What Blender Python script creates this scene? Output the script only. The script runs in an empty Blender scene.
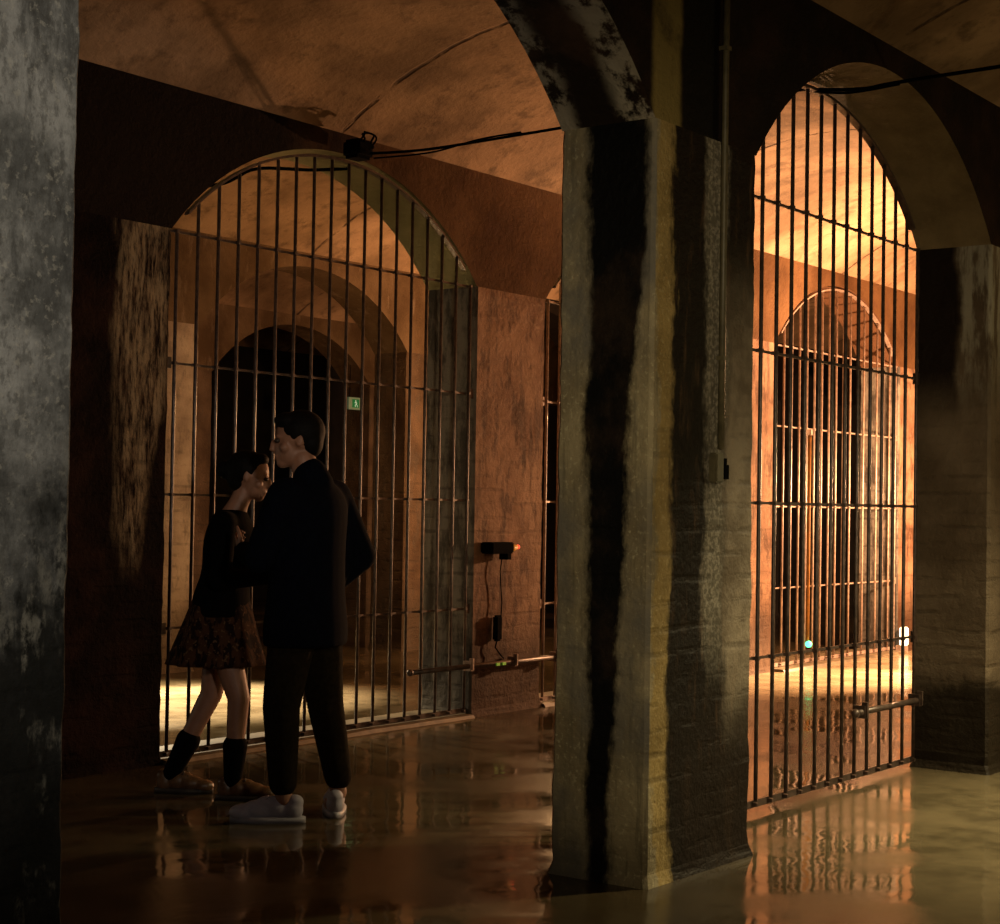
import bpy, bmesh, math, random
from mathutils import Vector, Matrix, noise
random.seed(7)
C = bpy.context.scene.collection
sc = bpy.context.scene

# ---------------------------------------------------------------- camera, world, lights, exposure
CH = 1.37
YAW, PITCH, ROLL, FPX = 0.934, 0.026, 0.016, 1670.0
Fv = Vector((math.cos(PITCH)*math.sin(YAW), math.cos(PITCH)*math.cos(YAW), math.sin(PITCH)))
Rv = Vector((math.cos(YAW), -math.sin(YAW), 0.0))
Uv = Rv.cross(Fv)
R2 = Rv*math.cos(ROLL) + Uv*math.sin(ROLL)
U2 = -Rv*math.sin(ROLL) + Uv*math.cos(ROLL)
cd = bpy.data.cameras.new('camera')
cam = bpy.data.objects.new('camera', cd); C.objects.link(cam)
m = Matrix((R2, U2, -Fv)).transposed().to_4x4(); m.translation = Vector((0, 0, CH))
cam.matrix_world = m
cd.sensor_width = 36.0; cd.lens = 36.0*FPX/1000.0; cd.clip_start = 0.05; cd.clip_end = 100
sc.camera = cam

w = bpy.data.worlds.new('world'); sc.world = w; w.use_nodes = True
w.node_tree.nodes['Background'].inputs[0].default_value = (0.9, 0.6, 0.35, 1)
w.node_tree.nodes['Background'].inputs[1].default_value = 0.0

sc.view_settings.view_transform = 'Standard'; sc.view_settings.look = 'None'
sc.view_settings.gamma = 1.0; sc.view_settings.use_curve_mapping = False
sc.view_settings.exposure = 0.0

def point(name, loc, power, col, r=0.06):
    l = bpy.data.lights.new(name, 'POINT'); l.energy = power; l.color = col; l.shadow_soft_size = r
    o = bpy.data.objects.new(name, l); C.objects.link(o); o.location = loc; return o
def spot(name, loc, target, power, col, angle=80, blend=0.5, r=0.05):
    l = bpy.data.lights.new(name, 'SPOT'); l.energy = power; l.color = col
    l.spot_size = math.radians(angle); l.spot_blend = blend; l.shadow_soft_size = r
    o = bpy.data.objects.new(name, l); C.objects.link(o); o.location = loc
    o.rotation_euler = (Vector(target)-Vector(loc)).to_track_quat('-Z', 'Y').to_euler(); return o
ORANGE = (1.0, 0.47, 0.17)
LAMP_A = (14.5, 4.8, 1.6)
point('orange_hall_light', LAMP_A, 1350, (1.0, 0.52, 0.25), 0.07)
spot('orange_hall_floor_fill', LAMP_A, (12.9, 5.75, 0.0), 3600, (1.0, 0.60, 0.30), 44, 0.9, 0.07)  # added unseen spot that brightens the floor before the distant gate
spot('orange_hall_ceiling_fill', LAMP_A, (12.6, 5.9, 3.7), 1900, (1.0, 0.54, 0.27), 66, 0.7, 0.07)  # extra unseen spot, put in to brighten the right-hand vault
point('orange_hall_light_low', (10.4, 4.0, 1.5), 14, (1.0, 0.40, 0.15), 0.07)
spot('floor_spot', (8.15, 9.75, 1.7), (7.9, 8.75, 0.0), 1700, (1.0, 0.78, 0.48), 84, 0.8, 0.03)
point('second_hall_light', (11.8, 7.7, 2.2), 175, (1.0, 0.53, 0.22), 0.08)
point('second_hall_white_light', (3.6, 8.6, 1.2), 14, (1.0, 0.90, 0.66), 0.08)
spot('near_hall_light', (0.2, -2.4, 2.6), (2.4, 3.2, 2.5), 720, (1.0, 0.90, 0.76), 42, 0.8, 0.25)
spot('near_hall_pillar_fill', (-0.4, -1.4, 2.0), (6.2, 3.4, 1.6), 720, (1.0, 0.80, 0.48), 30, 0.9, 0.2)  # separate unseen spot added for the big middle pillar alone
spot('near_hall_right_light', (3.4, -2.6, 2.6), (9.6, 2.6, 1.1), 190, (1.0, 0.80, 0.50), 52, 0.9, 0.2)
spot('near_hall_floor_fill', (8.4, 1.3, 3.1), (7.2, 2.4, 0.0), 1000, (1.0, 0.82, 0.45), 80, 0.9, 0.1)  # unseen overhead spot added to brighten the right foreground floor
point('near_hall_far_light', (9.6, 0.5, 1.9), 40, (1.0, 0.80, 0.36), 0.15)

# ---------------------------------------------------------------- helpers
def tagp(o, label=None, cat=None, group=None, kind=None):
    if label: o['label'] = label
    if cat: o['category'] = cat
    if group: o['group'] = group
    if kind: o['kind'] = kind
    return o
def empty(name, loc=(0, 0, 0), rz=0.0):
    o = bpy.data.objects.new(name, None); C.objects.link(o)
    o.location = loc; o.rotation_euler = (0, 0, rz); o.empty_display_size = 0.1
    return o
def link(name, bm, mat, parent=None, smooth=False):
    me = bpy.data.meshes.new(name); bm.normal_update(); bm.to_mesh(me); bm.free()
    me.materials.append(mat)
    if smooth:
        for p in me.polygons: p.use_smooth = True
    o = bpy.data.objects.new(name, me); C.objects.link(o)
    if parent: o.parent = parent
    return o
def copy_tree(o, parent=None):
    c = o.copy(); C.objects.link(c); c.parent = parent
    for ch in list(o.children): copy_tree(ch, c)
    return c
def box(bm, x0, x1, y0, y1, z0, z1):
    vs = [bm.verts.new((x, y, z)) for x in (x0, x1) for y in (y0, y1) for z in (z0, z1)]
    for f in ((0,1,3,2), (4,6,7,5), (0,4,5,1), (2,3,7,6), (0,2,6,4), (1,5,7,3)):
        bm.faces.new([vs[i] for i in f])
    return vs
def tube(bm, pts, r, n=8, cap=True):
    pts = [Vector(p) for p in pts]; rings = []
    prev = None
    for i, p in enumerate(pts):
        a = pts[max(i-1, 0)]; b = pts[min(i+1, len(pts)-1)]
        d = (b-a).normalized()
        if prev is None:
            u = d.orthogonal().normalized()
        else:
            u = (prev - d*prev.dot(d)).normalized()
        prev = u; v = d.cross(u)
        rr = r[i] if isinstance(r, (list, tuple)) else r
        rings.append([bm.verts.new(p + (u*math.cos(2*math.pi*k/n) + v*math.sin(2*math.pi*k/n))*rr) for k in range(n)])
    for a, b in zip(rings, rings[1:]):
        for k in range(n):
            bm.faces.new((a[k], a[(k+1) % n], b[(k+1) % n], b[k]))
    if cap:
        bm.faces.new(rings[0][::-1]); bm.faces.new(rings[-1])
def ell(bm, c, r, rot=None, seg=16, rings=10):
    g = bmesh.ops.create_uvsphere(bm, u_segments=seg, v_segments=rings, radius=1.0)
    M = Matrix.Translation(Vector(c)) @ (rot.to_4x4() if rot else Matrix.Identity(4)) @ Matrix.Diagonal((r[0], r[1], r[2], 1))
    bmesh.ops.transform(bm, matrix=M, verts=g['verts'])

# ---------------------------------------------------------------- node helper
class N:
    def __init__(s, name):
        s.dry = 0
        s.m = bpy.data.materials.new(name); s.m.use_nodes = True
        s.t = s.m.node_tree; s.b = s.t.nodes['Principled BSDF']
        g = s.t.nodes.new('ShaderNodeNewGeometry'); s.geo = g
        s.P = g.outputs['Position']
        x = s.t.nodes.new('ShaderNodeSeparateXYZ'); s.t.links.new(s.P, x.inputs[0])
        s.x, s.y, s.z = x.outputs
        x = s.t.nodes.new('ShaderNodeSeparateXYZ'); s.t.links.new(g.outputs['True Normal'], x.inputs[0])
        s.nx, s.ny, s.nz = x.outputs
    def put(s, sock, v):
        if isinstance(v, (int, float)):
            sock.default_value = v
        elif isinstance(v, tuple):
            sock.default_value = v if len(v) == len(sock.default_value) else v + (1,)
        else: s.t.links.new(v, sock)
    def M(s, op, a, b=0.0, c=0.0):
        n = s.t.nodes.new('ShaderNodeMath'); n.operation = op
        for i, v in enumerate((a, b, c)): s.put(n.inputs[i], v)
        return n.outputs[0]
    def add(s, a, b): return s.M('ADD', a, b)
    def sub(s, a, b): return s.M('SUBTRACT', a, b)
    def mul(s, a, b): return s.M('MULTIPLY', a, b)
    def inv(s, a): return s.M('SUBTRACT', 1.0, a)
    def step(s, v, a, b, o0=0.0, o1=1.0):
        n = s.t.nodes.new('ShaderNodeMapRange'); n.interpolation_type = 'SMOOTHSTEP'
        for i, q in enumerate((v, a, b, o0, o1)): s.put(n.inputs[i], q)
        return n.outputs[0]
    def lin(s, v, a, b, o0=0.0, o1=1.0):
        n = s.t.nodes.new('ShaderNodeMapRange')
        for i, q in enumerate((v, a, b, o0, o1)): s.put(n.inputs[i], q)
        return n.outputs[0]
    def noise(s, scale, detail=5, rough=0.55, stretch=(1, 1, 1), off=(0, 0, 0), dist=0.0):
        mp = s.t.nodes.new('ShaderNodeMapping'); mp.inputs['Scale'].default_value = stretch
        mp.inputs['Location'].default_value = off
        s.t.links.new(s.P, mp.inputs[0])
        n = s.t.nodes.new('ShaderNodeTexNoise'); n.inputs['Scale'].default_value = scale
        n.inputs['Detail'].default_value = detail; n.inputs['Roughness'].default_value = rough
        n.inputs['Distortion'].default_value = dist
        s.t.links.new(mp.outputs[0], n.inputs['Vector'])
        return n.outputs[0]
    def mix(s, f, a, b):
        n = s.t.nodes.new('ShaderNodeMix'); n.data_type = 'RGBA'
        s.put(n.inputs[0], f); s.put(n.inputs[6], a); s.put(n.inputs[7], b)
        return n.outputs[2]
    def band(s, v, a, b, e=0.03):      # 1 between a and b
        return s.mul(s.step(v, s.sub(a, e) if not isinstance(a, float) else a-e, s.add(a, e) if not isinstance(a, float) else a+e),
                     s.inv(s.step(v, s.sub(b, e) if not isinstance(b, float) else b-e, s.add(b, e) if not isinstance(b, float) else b+e)))
    def bump(s, h, dist=0.01, strength=1.0):
        n = s.t.nodes.new('ShaderNodeBump'); n.inputs['Distance'].default_value = dist
        n.inputs['Strength'].default_value = strength
        s.put(n.inputs['Height'], h); s.t.links.new(n.outputs[0], s.b.inputs['Normal'])
    def out(s, col, rough=0.8, metal=0.0):
        s.put(s.b.inputs['Base Color'], col); s.put(s.b.inputs['Roughness'], rough)
        s.b.inputs['Metallic'].default_value = metal
        if s.dry: s.b.inputs['Specular IOR Level'].default_value = s.dry
        return s.m
def board_lines(n, freq=11.0):
    # board marks left by the formwork, strongest on the lower half
    wob = n.noise(1.5, 2, 0.5, (1, 1, 3))
    ph = n.M('FRACT', n.add(n.mul(n.z, freq), n.mul(wob, 0.6)))
    ln = n.inv(n.step(n.M('ABSOLUTE', n.sub(ph, 0.5)), 0.04, 0.2))
    up = n.inv(n.step(n.z, 1.4, 2.3))
    brk = n.step(n.noise(5, 4, 0.6, (1, 1, 2.5), (7, 3, 2)), .42, .62)
    return n.mul(n.mul(ln, brk), n.add(n.mul(up, 0.6), 0.05))
def std_bump(n, lines=True, strength=1.0, d=0.02):
    n.dry = .12
    f = n.noise(38, 6, 0.65); g = n.noise(6, 5, 0.6)
    h = n.add(n.mul(f, 0.35), n.mul(g, 0.6))
    if lines: h = n.sub(h, n.mul(board_lines(n), 0.22))
    n.bump(h, d, strength)
def simple(name, col, rough=0.6, metal=0.0, var=0.3, scale=20, dry=0):
    n = N(name); n.dry = dry; v = n.noise(scale, 4)
    a = tuple(c*(1-var) for c in col); b = tuple(min(1, c*(1+var)) for c in col)
    return n.out(n.mix(n.step(v, 0.3, 0.7), a, b), rough, metal)
def emit(name, col, s):
    n = N(name); n.out(tuple(col), 0.5)
    n.b.inputs['Emission Color'].default_value = tuple(col)+(1,); n.b.inputs['Emission Strength'].default_value = s
    return n.m

# ---------------------------------------------------------------- grid of the cistern
PX, PW, T, PY = 3.415, 0.78, 0.41, 3.413
X0, YB = 5.18, 3.153
HS, HA, HT = 2.79, 3.42, 3.54          # springing, arch crown, foot of the vault
ROWS = [YB + PY*i for i in range(4)]   # near, middle, third, fourth arcade
XMIN, XMAX, YMIN, YMAX = -4.2, 22.6, -3.6, 16.8
ks = range(-2, 5)
PILX = [X0 + PX*k for k in ks]
HALF = (PX-PW)/2
RAD = (HALF**2 + (HA-HS)**2)/(2*(HA-HS))
def arch_z(dx):                        # height of the arch at dx from the middle of the bay
    return HA - RAD + math.sqrt(max(RAD*RAD - dx*dx, 0))

# ---------------------------------------------------------------- materials of the shell
def mat_middle_pillar():               # brown pillars lit by the orange lamp, rotten near the floor
    n = N('brown_concrete')
    a = n.noise(2.2, 6, 0.6); b = n.noise(9, 6, 0.7, (1, 1, .35)); c = n.noise(26, 4, 0.6)
    col = n.mix(n.step(a, .35, .68), (.16, .085, .05), (.30, .185, .115))
    col = n.mix(n.mul(n.step(b, .5, .62), .75), col, (.07, .035, .02))
    col = n.mix(n.mul(n.step(c, .55, .7), .3), col, (.36, .26, .17))
    drip = n.noise(7, 5, .6, (1, 1, .12), (3, 1, 0))
    col = n.mix(n.mul(n.step(drip, .55, .68), .6), col, (.05, .028, .018))
    low = n.inv(n.step(n.add(n.z, n.mul(a, .25)), .45, .85))
    col = n.mix(n.mul(low, .8), col, (.035, .018, .01))
    col = n.mix(n.mul(board_lines(n), .4), col, (.04, .02, .012))
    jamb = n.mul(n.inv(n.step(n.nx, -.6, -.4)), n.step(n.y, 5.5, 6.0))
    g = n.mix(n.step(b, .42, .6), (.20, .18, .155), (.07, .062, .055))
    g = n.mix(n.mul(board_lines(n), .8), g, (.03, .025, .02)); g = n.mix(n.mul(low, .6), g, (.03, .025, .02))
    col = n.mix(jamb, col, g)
    std_bump(n)
    return n.out(col, .75)
def mat_dark_pillar():                 # left pillar of the first gate: black with a pale lime run
    n = N('black_stained_concrete')
    a = n.noise(3, 6, .6); d = n.noise(16, 6, .65, (1, 1, .16)); e = n.noise(3.5, 5, .6, (1, 1, .5), (0, 4, 0))
    f = n.noise(60, 3, .7, (1, 1, .2))
    col = n.mix(n.step(a, .4, .7), (.003, .0012, .001), (.018, .007, .004))
    s = n.add(n.mul(n.sub(n.x, 5.18), 1/PW), n.add(n.mul(n.sub(e, .5), .30), n.mul(n.sub(d, .5), .2)))
    # lime apron wide at the top and narrowing to one run
    le = n.lin(n.z, 1.0, 2.6, .64, .52)
    re = n.lin(n.z, 0.9, 2.0, .72, .96)
    m1 = n.mul(n.mul(n.step(s, n.sub(le, .08), n.add(le, .12)), n.inv(n.step(s, n.sub(re, .05), n.add(re, .05)))),
               n.mul(n.step(n.z, .9, 1.2), n.step(n.add(f, d), .78, 1.12)))
    col = n.mix(m1, col, n.mix(n.step(d, .4, .6), (.12, .08, .045), (.25, .18, .10)))
    col = n.mix(n.mul(board_lines(n), .5), col, (.006, .003, .002))
    std_bump(n, d=.03); n.dry = .03
    return n.out(col, .8)
def mat_corner_pillar():               # large pillar in the middle of the photo
    n = N('lime_streaked_concrete')
    a = n.noise(3.2, 6, .62); sp = n.noise(55, 3, .6); d = n.noise(14, 6, .65, (1, 1, .18)); wv = n.noise(2.6, 5, .6, (1, 1, .7), (2, 7, 1))
    wq = n.sub(wv, .5)
    # left face: t runs from the front corner (0) to the back edge (1)
    t = n.add(n.mul(n.sub(n.y, YB), 1/T), n.mul(wq, .34))
    hf = n.sub(n.noise(30, 5, .7, (1, 1, .55), (5, 0, 2)), .5)
    run = n.noise(42, 4, .6, (1, 1, .07), (0, 2, 9))
    t = n.add(t, n.add(n.mul(n.sub(d, .5), .16), n.mul(hf, .14)))
    olive = n.mix(n.step(a, .3, .7), (.175, .142, .085), (.32, .27, .165))
    olive = n.mix(n.mul(n.step(sp, .56, .68), .4), olive, (.55, .50, .32))
    olive = n.mix(n.mul(n.step(run, .52, .66), .45), olive, (.09, .08, .05))
    lo = n.lin(n.z, .3, 2.7, .38, .08); hi = n.lin(n.z, .3, 2.7, .60, .70)
    blk = n.mul(n.step(t, n.sub(lo, .05), n.add(lo, .05)), n.inv(n.step(t, n.sub(hi, .05), n.add(hi, .07))))
    black = n.mix(n.step(a, .45, .7), (.003, .003, .003), (.022, .014, .009))
    greyb = n.mix(n.step(wv, .4, .65), olive, (.13, .12, .10))
    left = n.mix(blk, greyb, black)
    # front face: s runs from the corner (0) to the gate side (1)
    s0 = n.mul(n.sub(n.x, X0), 1/PW)
    s = n.add(s0, n.add(n.mul(wq, .22), n.add(n.mul(n.sub(d, .5), .14), n.mul(hf, .10))))
    ochre = n.mix(n.step(a, .3, .7), (.20, .14, .05), (.36, .26, .10))
    ochre = n.mix(n.mul(n.step(sp, .56, .68), .4), ochre, (.5, .4, .2))
    greyw = n.mix(n.step(d, .4, .65), (.05, .042, .03), (.17, .15, .11))
    dark = n.mix(n.step(d, .52, .68), (.008, .005, .003), (.06, .034, .018))
    front = n.mix(n.inv(n.step(s, .15, .21)), dark, ochre)
    front = n.mix(n.inv(n.step(s, .02, .06)), front, olive)
    st = n.mul(n.band(s, .50, .70, .04), n.mul(n.step(n.z, .6, 1.1), .9))
    front = n.mix(st, front, n.mix(n.step(sp, .45, .6), (.15, .135, .10), (.30, .27, .21)))
    rt = n.mul(n.step(s, .66, .76), n.mul(n.step(n.z, .35, .95), n.inv(n.step(n.z, 1.9, 2.45))))
    front = n.mix(rt, front, n.mix(n.step(a, .35, .65), (.14, .11, .075), (.30, .25, .18)))
    front = n.mix(n.mul(board_lines(n), .45), front, (.02, .015, .01))
    lowd = n.inv(n.step(n.add(n.z, n.mul(wq, .6)), .25, .7))
    front = n.mix(n.mul(lowd, n.mul(n.step(s, .2, .35), .85)), front, (.012, .007, .004))
    isleft = n.step(n.M('ABSOLUTE', n.nx), .4, .6)
    col = n.mix(isleft, front, left)
    isback = n.step(n.ny, .4, .6)
    col = n.mix(isback, col, (.12, .075, .04))
    std_bump(n, d=.02)
    return n.out(col, .55)
def mat_near_left():
    n = N('grey_clouded_concrete')
    a = n.noise(2.0, 7, .62, off=(4, 2, 1)); d = n.noise(11, 6, .65, (1, 1, .3)); b = n.noise(5, 6, .65, off=(1, 8, 3))
    col = n.mix(n.step(b, .32, .68), (.085, .085, .078), (.30, .295, .27))
    col = n.mix(n.mul(n.step(d, .5, .64), .6), col, (.035, .035, .033))
    fg = n.noise(34, 5, .7, (1, 1, .6)); col = n.mix(n.mul(n.step(fg, .47, .62), .55), col, (.05, .048, .042)); fl = n.noise(48, 4, .65, off=(3, 1, 7))
    col = n.mix(n.mul(n.step(fl, .55, .68), .45), col, (.36, .34, .28))
    # black damp climbing from the floor
    edge = n.add(n.z, n.mul(n.sub(a, .5), 2.2))
    edge = n.sub(edge, n.mul(n.sub(n.x, 2.35), 1.3))
    edge = n.add(edge, n.mul(n.sub(fg, .5), .8)); low = n.inv(n.step(edge, .95, 1.7))
    col = n.mix(n.mul(low, .96), col, n.mix(n.mul(n.step(n.add(n.mul(d, .6), n.mul(b, .4)), .52, .60), n.step(fg, .38, .6)), (.004, .004, .003), (.15, .14, .11)))
    std_bump(n)
    return n.out(col, .7)
def mat_near_right():
    n = N('damp_grey_concrete')
    a = n.noise(2.4, 6, .6, off=(2, 2, 5)); d = n.noise(13, 6, .65, (1, 1, .2)); w = n.sub(n.noise(3, 5, .6, off=(9, 1, 0)), .5)
    col = n.mix(n.step(a, .3, .7), (.08, .058, .036), (.155, .118, .078))
    # jamb: t from the back edge by the gate (1) to the front corner (0)
    t = n.add(n.mul(n.sub(n.y, YB), 1/T), n.mul(w, .3))
    top = n.mul(n.step(n.z, 1.75, 2.15), n.step(t, .36, .5))
    col = n.mix(top, col, (.010, .006, .004))
    lime = n.mul(n.inv(n.step(t, .36, .46)), n.mul(n.step(n.z, 1.8, 2.5), n.step(d, .42, .56)))
    col = n.mix(lime, col, (.26, .24, .18))
    low = n.inv(n.step(n.add(n.z, n.mul(w, .3)), .38, .52))
    col = n.mix(n.mul(low, .92), col, (.010, .007, .004))
    col = n.mix(n.mul(board_lines(n), .5), col, (.02, .014, .008))
    std_bump(n)
    return n.out(col, .55)
def mat_far_pillar(lo=(.075, .047, .028), hi=(.15, .098, .06)):
    n = N('far_concrete')
    a = n.noise(2.4, 6, .6); b = n.noise(9, 6, .7, (1, 1, .4))
    col = n.mix(n.step(a, .35, .68), lo, hi)
    col = n.mix(n.mul(n.step(b, .5, .65), .5), col, (.09, .075, .06))
    low = n.inv(n.step(n.z, .3, .75)); col = n.mix(n.mul(low, .6), col, (.06, .045, .03))
    col = n.mix(n.mul(board_lines(n), .55), col, (.05, .04, .03))
    std_bump(n, d=.03)
    return n.out(col, .75)
def mat_near_wall():
    n = N('black_brown_spandrel')
    a = n.noise(3, 6, .62); b = n.noise(9, 6, .7); w = n.sub(n.noise(4, 5, .6, off=(3, 3, 3)), .5)
    d = n.noise(12, 6, .65, (1, 1, .2))
    base = n.mix(n.step(a, .4, .7), (.006, .003, .002), (.022, .010, .006))
    # ochre run that carries up from the corner of the pillar, black beside it
    s = n.add(n.mul(n.sub(n.x, X0), 1/PW), n.mul(w, .10))
    front = n.mix(n.band(s, .24, .60, .03), base, (.004, .003, .002))
    front = n.mix(n.mul(n.band(s, -.03, .22, .03), n.step(a, .25, .5)), front, (.20, .15, .05))
    # underside of the arches: black middle between pale mouldy blotches
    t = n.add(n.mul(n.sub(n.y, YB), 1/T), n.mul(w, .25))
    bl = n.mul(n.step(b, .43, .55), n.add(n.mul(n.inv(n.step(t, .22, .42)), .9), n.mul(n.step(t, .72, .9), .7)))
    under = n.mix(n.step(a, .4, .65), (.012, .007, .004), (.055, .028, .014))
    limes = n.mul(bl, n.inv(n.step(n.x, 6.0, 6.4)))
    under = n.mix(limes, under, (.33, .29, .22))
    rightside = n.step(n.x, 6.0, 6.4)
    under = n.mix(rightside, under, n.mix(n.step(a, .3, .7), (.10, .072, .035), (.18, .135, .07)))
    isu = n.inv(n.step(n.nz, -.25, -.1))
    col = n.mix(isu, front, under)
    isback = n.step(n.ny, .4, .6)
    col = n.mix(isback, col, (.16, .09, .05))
    std_bump(n, False)
    return n.out(col, .7)
def mat_middle_wall():
    n = N('brown_spandrel')
    a = n.noise(1.8, 6, .6); b = n.noise(7, 6, .7); c = n.noise(30, 4, .6)
    col = n.mix(n.step(a, .35, .68), (.065, .032, .014), (.125, .066, .030))
    col = n.mix(n.mul(n.step(b, .52, .66), .6), col, (.08, .04, .024))
    # shade outside the light cone, painted black over the first gate's left part
    shade = n.inv(n.step(n.add(n.x, n.mul(n.sub(a, .5), 1.2)), 6.7, 8.1))
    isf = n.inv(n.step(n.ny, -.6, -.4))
    col = n.mix(n.mul(n.mul(shade, isf), .97), col, (.004, .0018, .001))
    isu = n.inv(n.step(n.nz, -.25, -.1))
    und = n.mix(n.step(a, .3, .7), (.16, .145, .075), (.26, .235, .13))
    und = n.mix(n.step(n.x, 11.5, 12.5), und, (.11, .055, .03))
    col = n.mix(isu, col, und)
    std_bump(n, False); n.dry = .05
    return n.out(col, .8)
def mat_far_wall(shade=True):
    n = N('tan_spandrel')
    a = n.noise(1.8, 6, .6); b = n.noise(7, 6, .7, (1, 1, .3))
    col = n.mix(n.step(a, .35, .68), (.08, .048, .024), (.15, .098, .054))
    col = n.mix(n.mul(n.step(b, .55, .66), .5), col, (.22, .16, .11))
    if shade: col = n.mix(n.mul(n.step(n.x, 12.6, 13.4), .97), col, (.006, .004, .003))  # wall painted near-black where the hall behind the distant gate is unlit
    std_bump(n, False)
    return n.out(col, .8)
def mat_vault():
    n = N('vault_concrete')
    a = n.noise(1.1, 6, .62); b = n.noise(5, 6, .68, (1, 1, 1)); c = n.noise(24, 5, .65)
    col = n.mix(n.step(a, .33, .68), (.15, .095, .053), (.36, .235, .14))
    col = n.mix(n.mul(n.step(b, .50, .68), .65), col, (.09, .055, .03))
    col = n.mix(n.mul(n.step(c, .62, .72), .45), col, (.07, .04, .024))
    # transverse joints of the formwork with black mould
    wob = n.mul(n.sub(n.noise(1.6, 5, .6), .5), .10)
    fx = n.M('ABSOLUTE', n.sub(n.M('FRACT', n.mul(n.add(n.x, n.add(wob, -7.27+PX*3)), 1/3.415)), 0.0))
    seam = n.mul(n.inv(n.step(n.M('MINIMUM', fx, n.inv(fx)), .002, .007)), n.step(b, .38, .55))
    col = n.mix(n.mul(seam, .8), col, (.03, .015, .008))
    n.dry = .15
    h = n.sub(n.add(n.mul(c, .3), n.mul(b, .6)), n.mul(seam, .6))
    n.bump(h, .018, 1.0)
    return n.out(col, .85)
def mat_floor():
    n = N('wet_concrete_floor')
    a = n.noise(.8, 6, .6); b = n.noise(4, 6, .65); c = n.noise(1.6, 4, .5, (1, 1, 1), (5, 5, 0))
    col = n.mix(n.step(a, .33, .68), (.040, .028, .014), (.088, .066, .036))
    col = n.mix(n.mul(n.step(b, .5, .68), .6), col, (.028, .018, .009))
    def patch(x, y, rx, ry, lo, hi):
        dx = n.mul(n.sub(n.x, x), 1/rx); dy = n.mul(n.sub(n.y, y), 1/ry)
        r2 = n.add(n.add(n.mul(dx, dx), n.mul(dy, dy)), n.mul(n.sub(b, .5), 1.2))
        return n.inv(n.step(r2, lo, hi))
    lit_pool = n.M('MAXIMUM', patch(13.6, 6.1, 2.9, 1.15, .7, 1.2), patch(7.9, 8.35, 1.7, 1.0, .6, 1.3))  # floor lightened in colour where lamp light pools, less wet there too
    near = patch(7.9, 2.0, 2.4, 1.4, .4, 1.6)  # right foreground lightened in colour, a painted pool of light
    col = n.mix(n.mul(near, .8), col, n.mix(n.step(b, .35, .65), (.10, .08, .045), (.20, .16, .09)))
    col = n.mix(n.mul(lit_pool, .8), col, n.mix(n.step(b, .35, .65), (.26, .20, .12), (.44, .35, .22)))
    wet = n.mul(n.step(c, .40, .58), n.inv(n.mul(lit_pool, .8)))
    r = n.lin(wet, 0, 1, .24, .05)
    rip = n.noise(3.2, 2, .5, (1, 1, 1)); fine = n.noise(26, 4, .6)
    h = n.add(n.mul(rip, .5), n.add(n.mul(n.mul(fine, n.inv(wet)), .14), n.mul(fine, .02)))
    n.bump(h, .012, .6)
    n.b.inputs['IOR'].default_value = 1.5
    n.b.inputs['Specular IOR Level'].default_value = .42
    return n.out(col, r)
MID, DRK, COR = mat_middle_pillar(), mat_dark_pillar(), mat_corner_pillar()
NL, NR, FARP = mat_near_left(), mat_near_right(), mat_far_pillar()
FARP_LIT = mat_far_pillar((.26, .20, .15), (.46, .37, .28))  # lighter copy of the far pillar concrete, lit look put into the colour
NW, MW, FW, VAULT, FLOOR = mat_near_wall(), mat_middle_wall(), mat_far_wall(), mat_vault(), mat_floor()

# ---------------------------------------------------------------- floor
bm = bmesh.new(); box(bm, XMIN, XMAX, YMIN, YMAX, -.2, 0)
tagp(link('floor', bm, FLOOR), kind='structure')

# ---------------------------------------------------------------- vaults
bays = [(YMIN, YB, .75)] + [(ROWS[i]+T, ROWS[i]+PY, .48) for i in range(3)] + [(ROWS[3]+T, YMAX, .48)]
for y0, y1, rise in bays:
    bm = bmesh.new(); half = (y1-y0)/2; R = (half*half+rise*rise)/(2*rise); cy = (y0+y1)/2
    nseg, nx = 28, 60; g = []
    for i in range(nseg+1):
        y = y0 + (y1-y0)*i/nseg; z = HT + rise - R + math.sqrt(R*R-(y-cy)**2)
        g.append([bm.verts.new((XMIN+(XMAX-XMIN)*j/nx, y, z)) for j in range(nx+1)])
    for i in range(nseg):
        for j in range(nx): bm.faces.new((g[i][j], g[i+1][j], g[i+1][j+1], g[i][j+1]))
    # solid thickness above
    t0 = [bm.verts.new((x, y, HT+rise+.3)) for x in (XMIN, XMAX) for y in (y0, y1)]
    bm.faces.new((t0[0], t0[2], t0[3], t0[1]))
    o = link('ceiling', bm, VAULT, smooth=True); tagp(o, kind='structure')

BLACKW = simple('unlit_dark_concrete', (.012, .009, .007), .9, 0, .5, 4)  # near-black colour paints the outer halls as unlit
# ---------------------------------------------------------------- outer walls
def outer(name, *b):
    bm = bmesh.new(); box(bm, *b); tagp(link(name, bm, BLACKW), kind='structure')
outer('wall_left', XMIN-.3, XMIN, YMIN, YMAX, 0, 4.6)
outer('wall_right', XMAX, XMAX+.3, YMIN, YMAX, 0, 4.6)
outer('wall_back', XMIN-.3, XMAX+.3, YMAX, YMAX+.3, 0, 4.6)
outer('wall_behind', XMIN-.3, XMAX+.3, YMIN-.3, YMIN, 0, 4.6)

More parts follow.
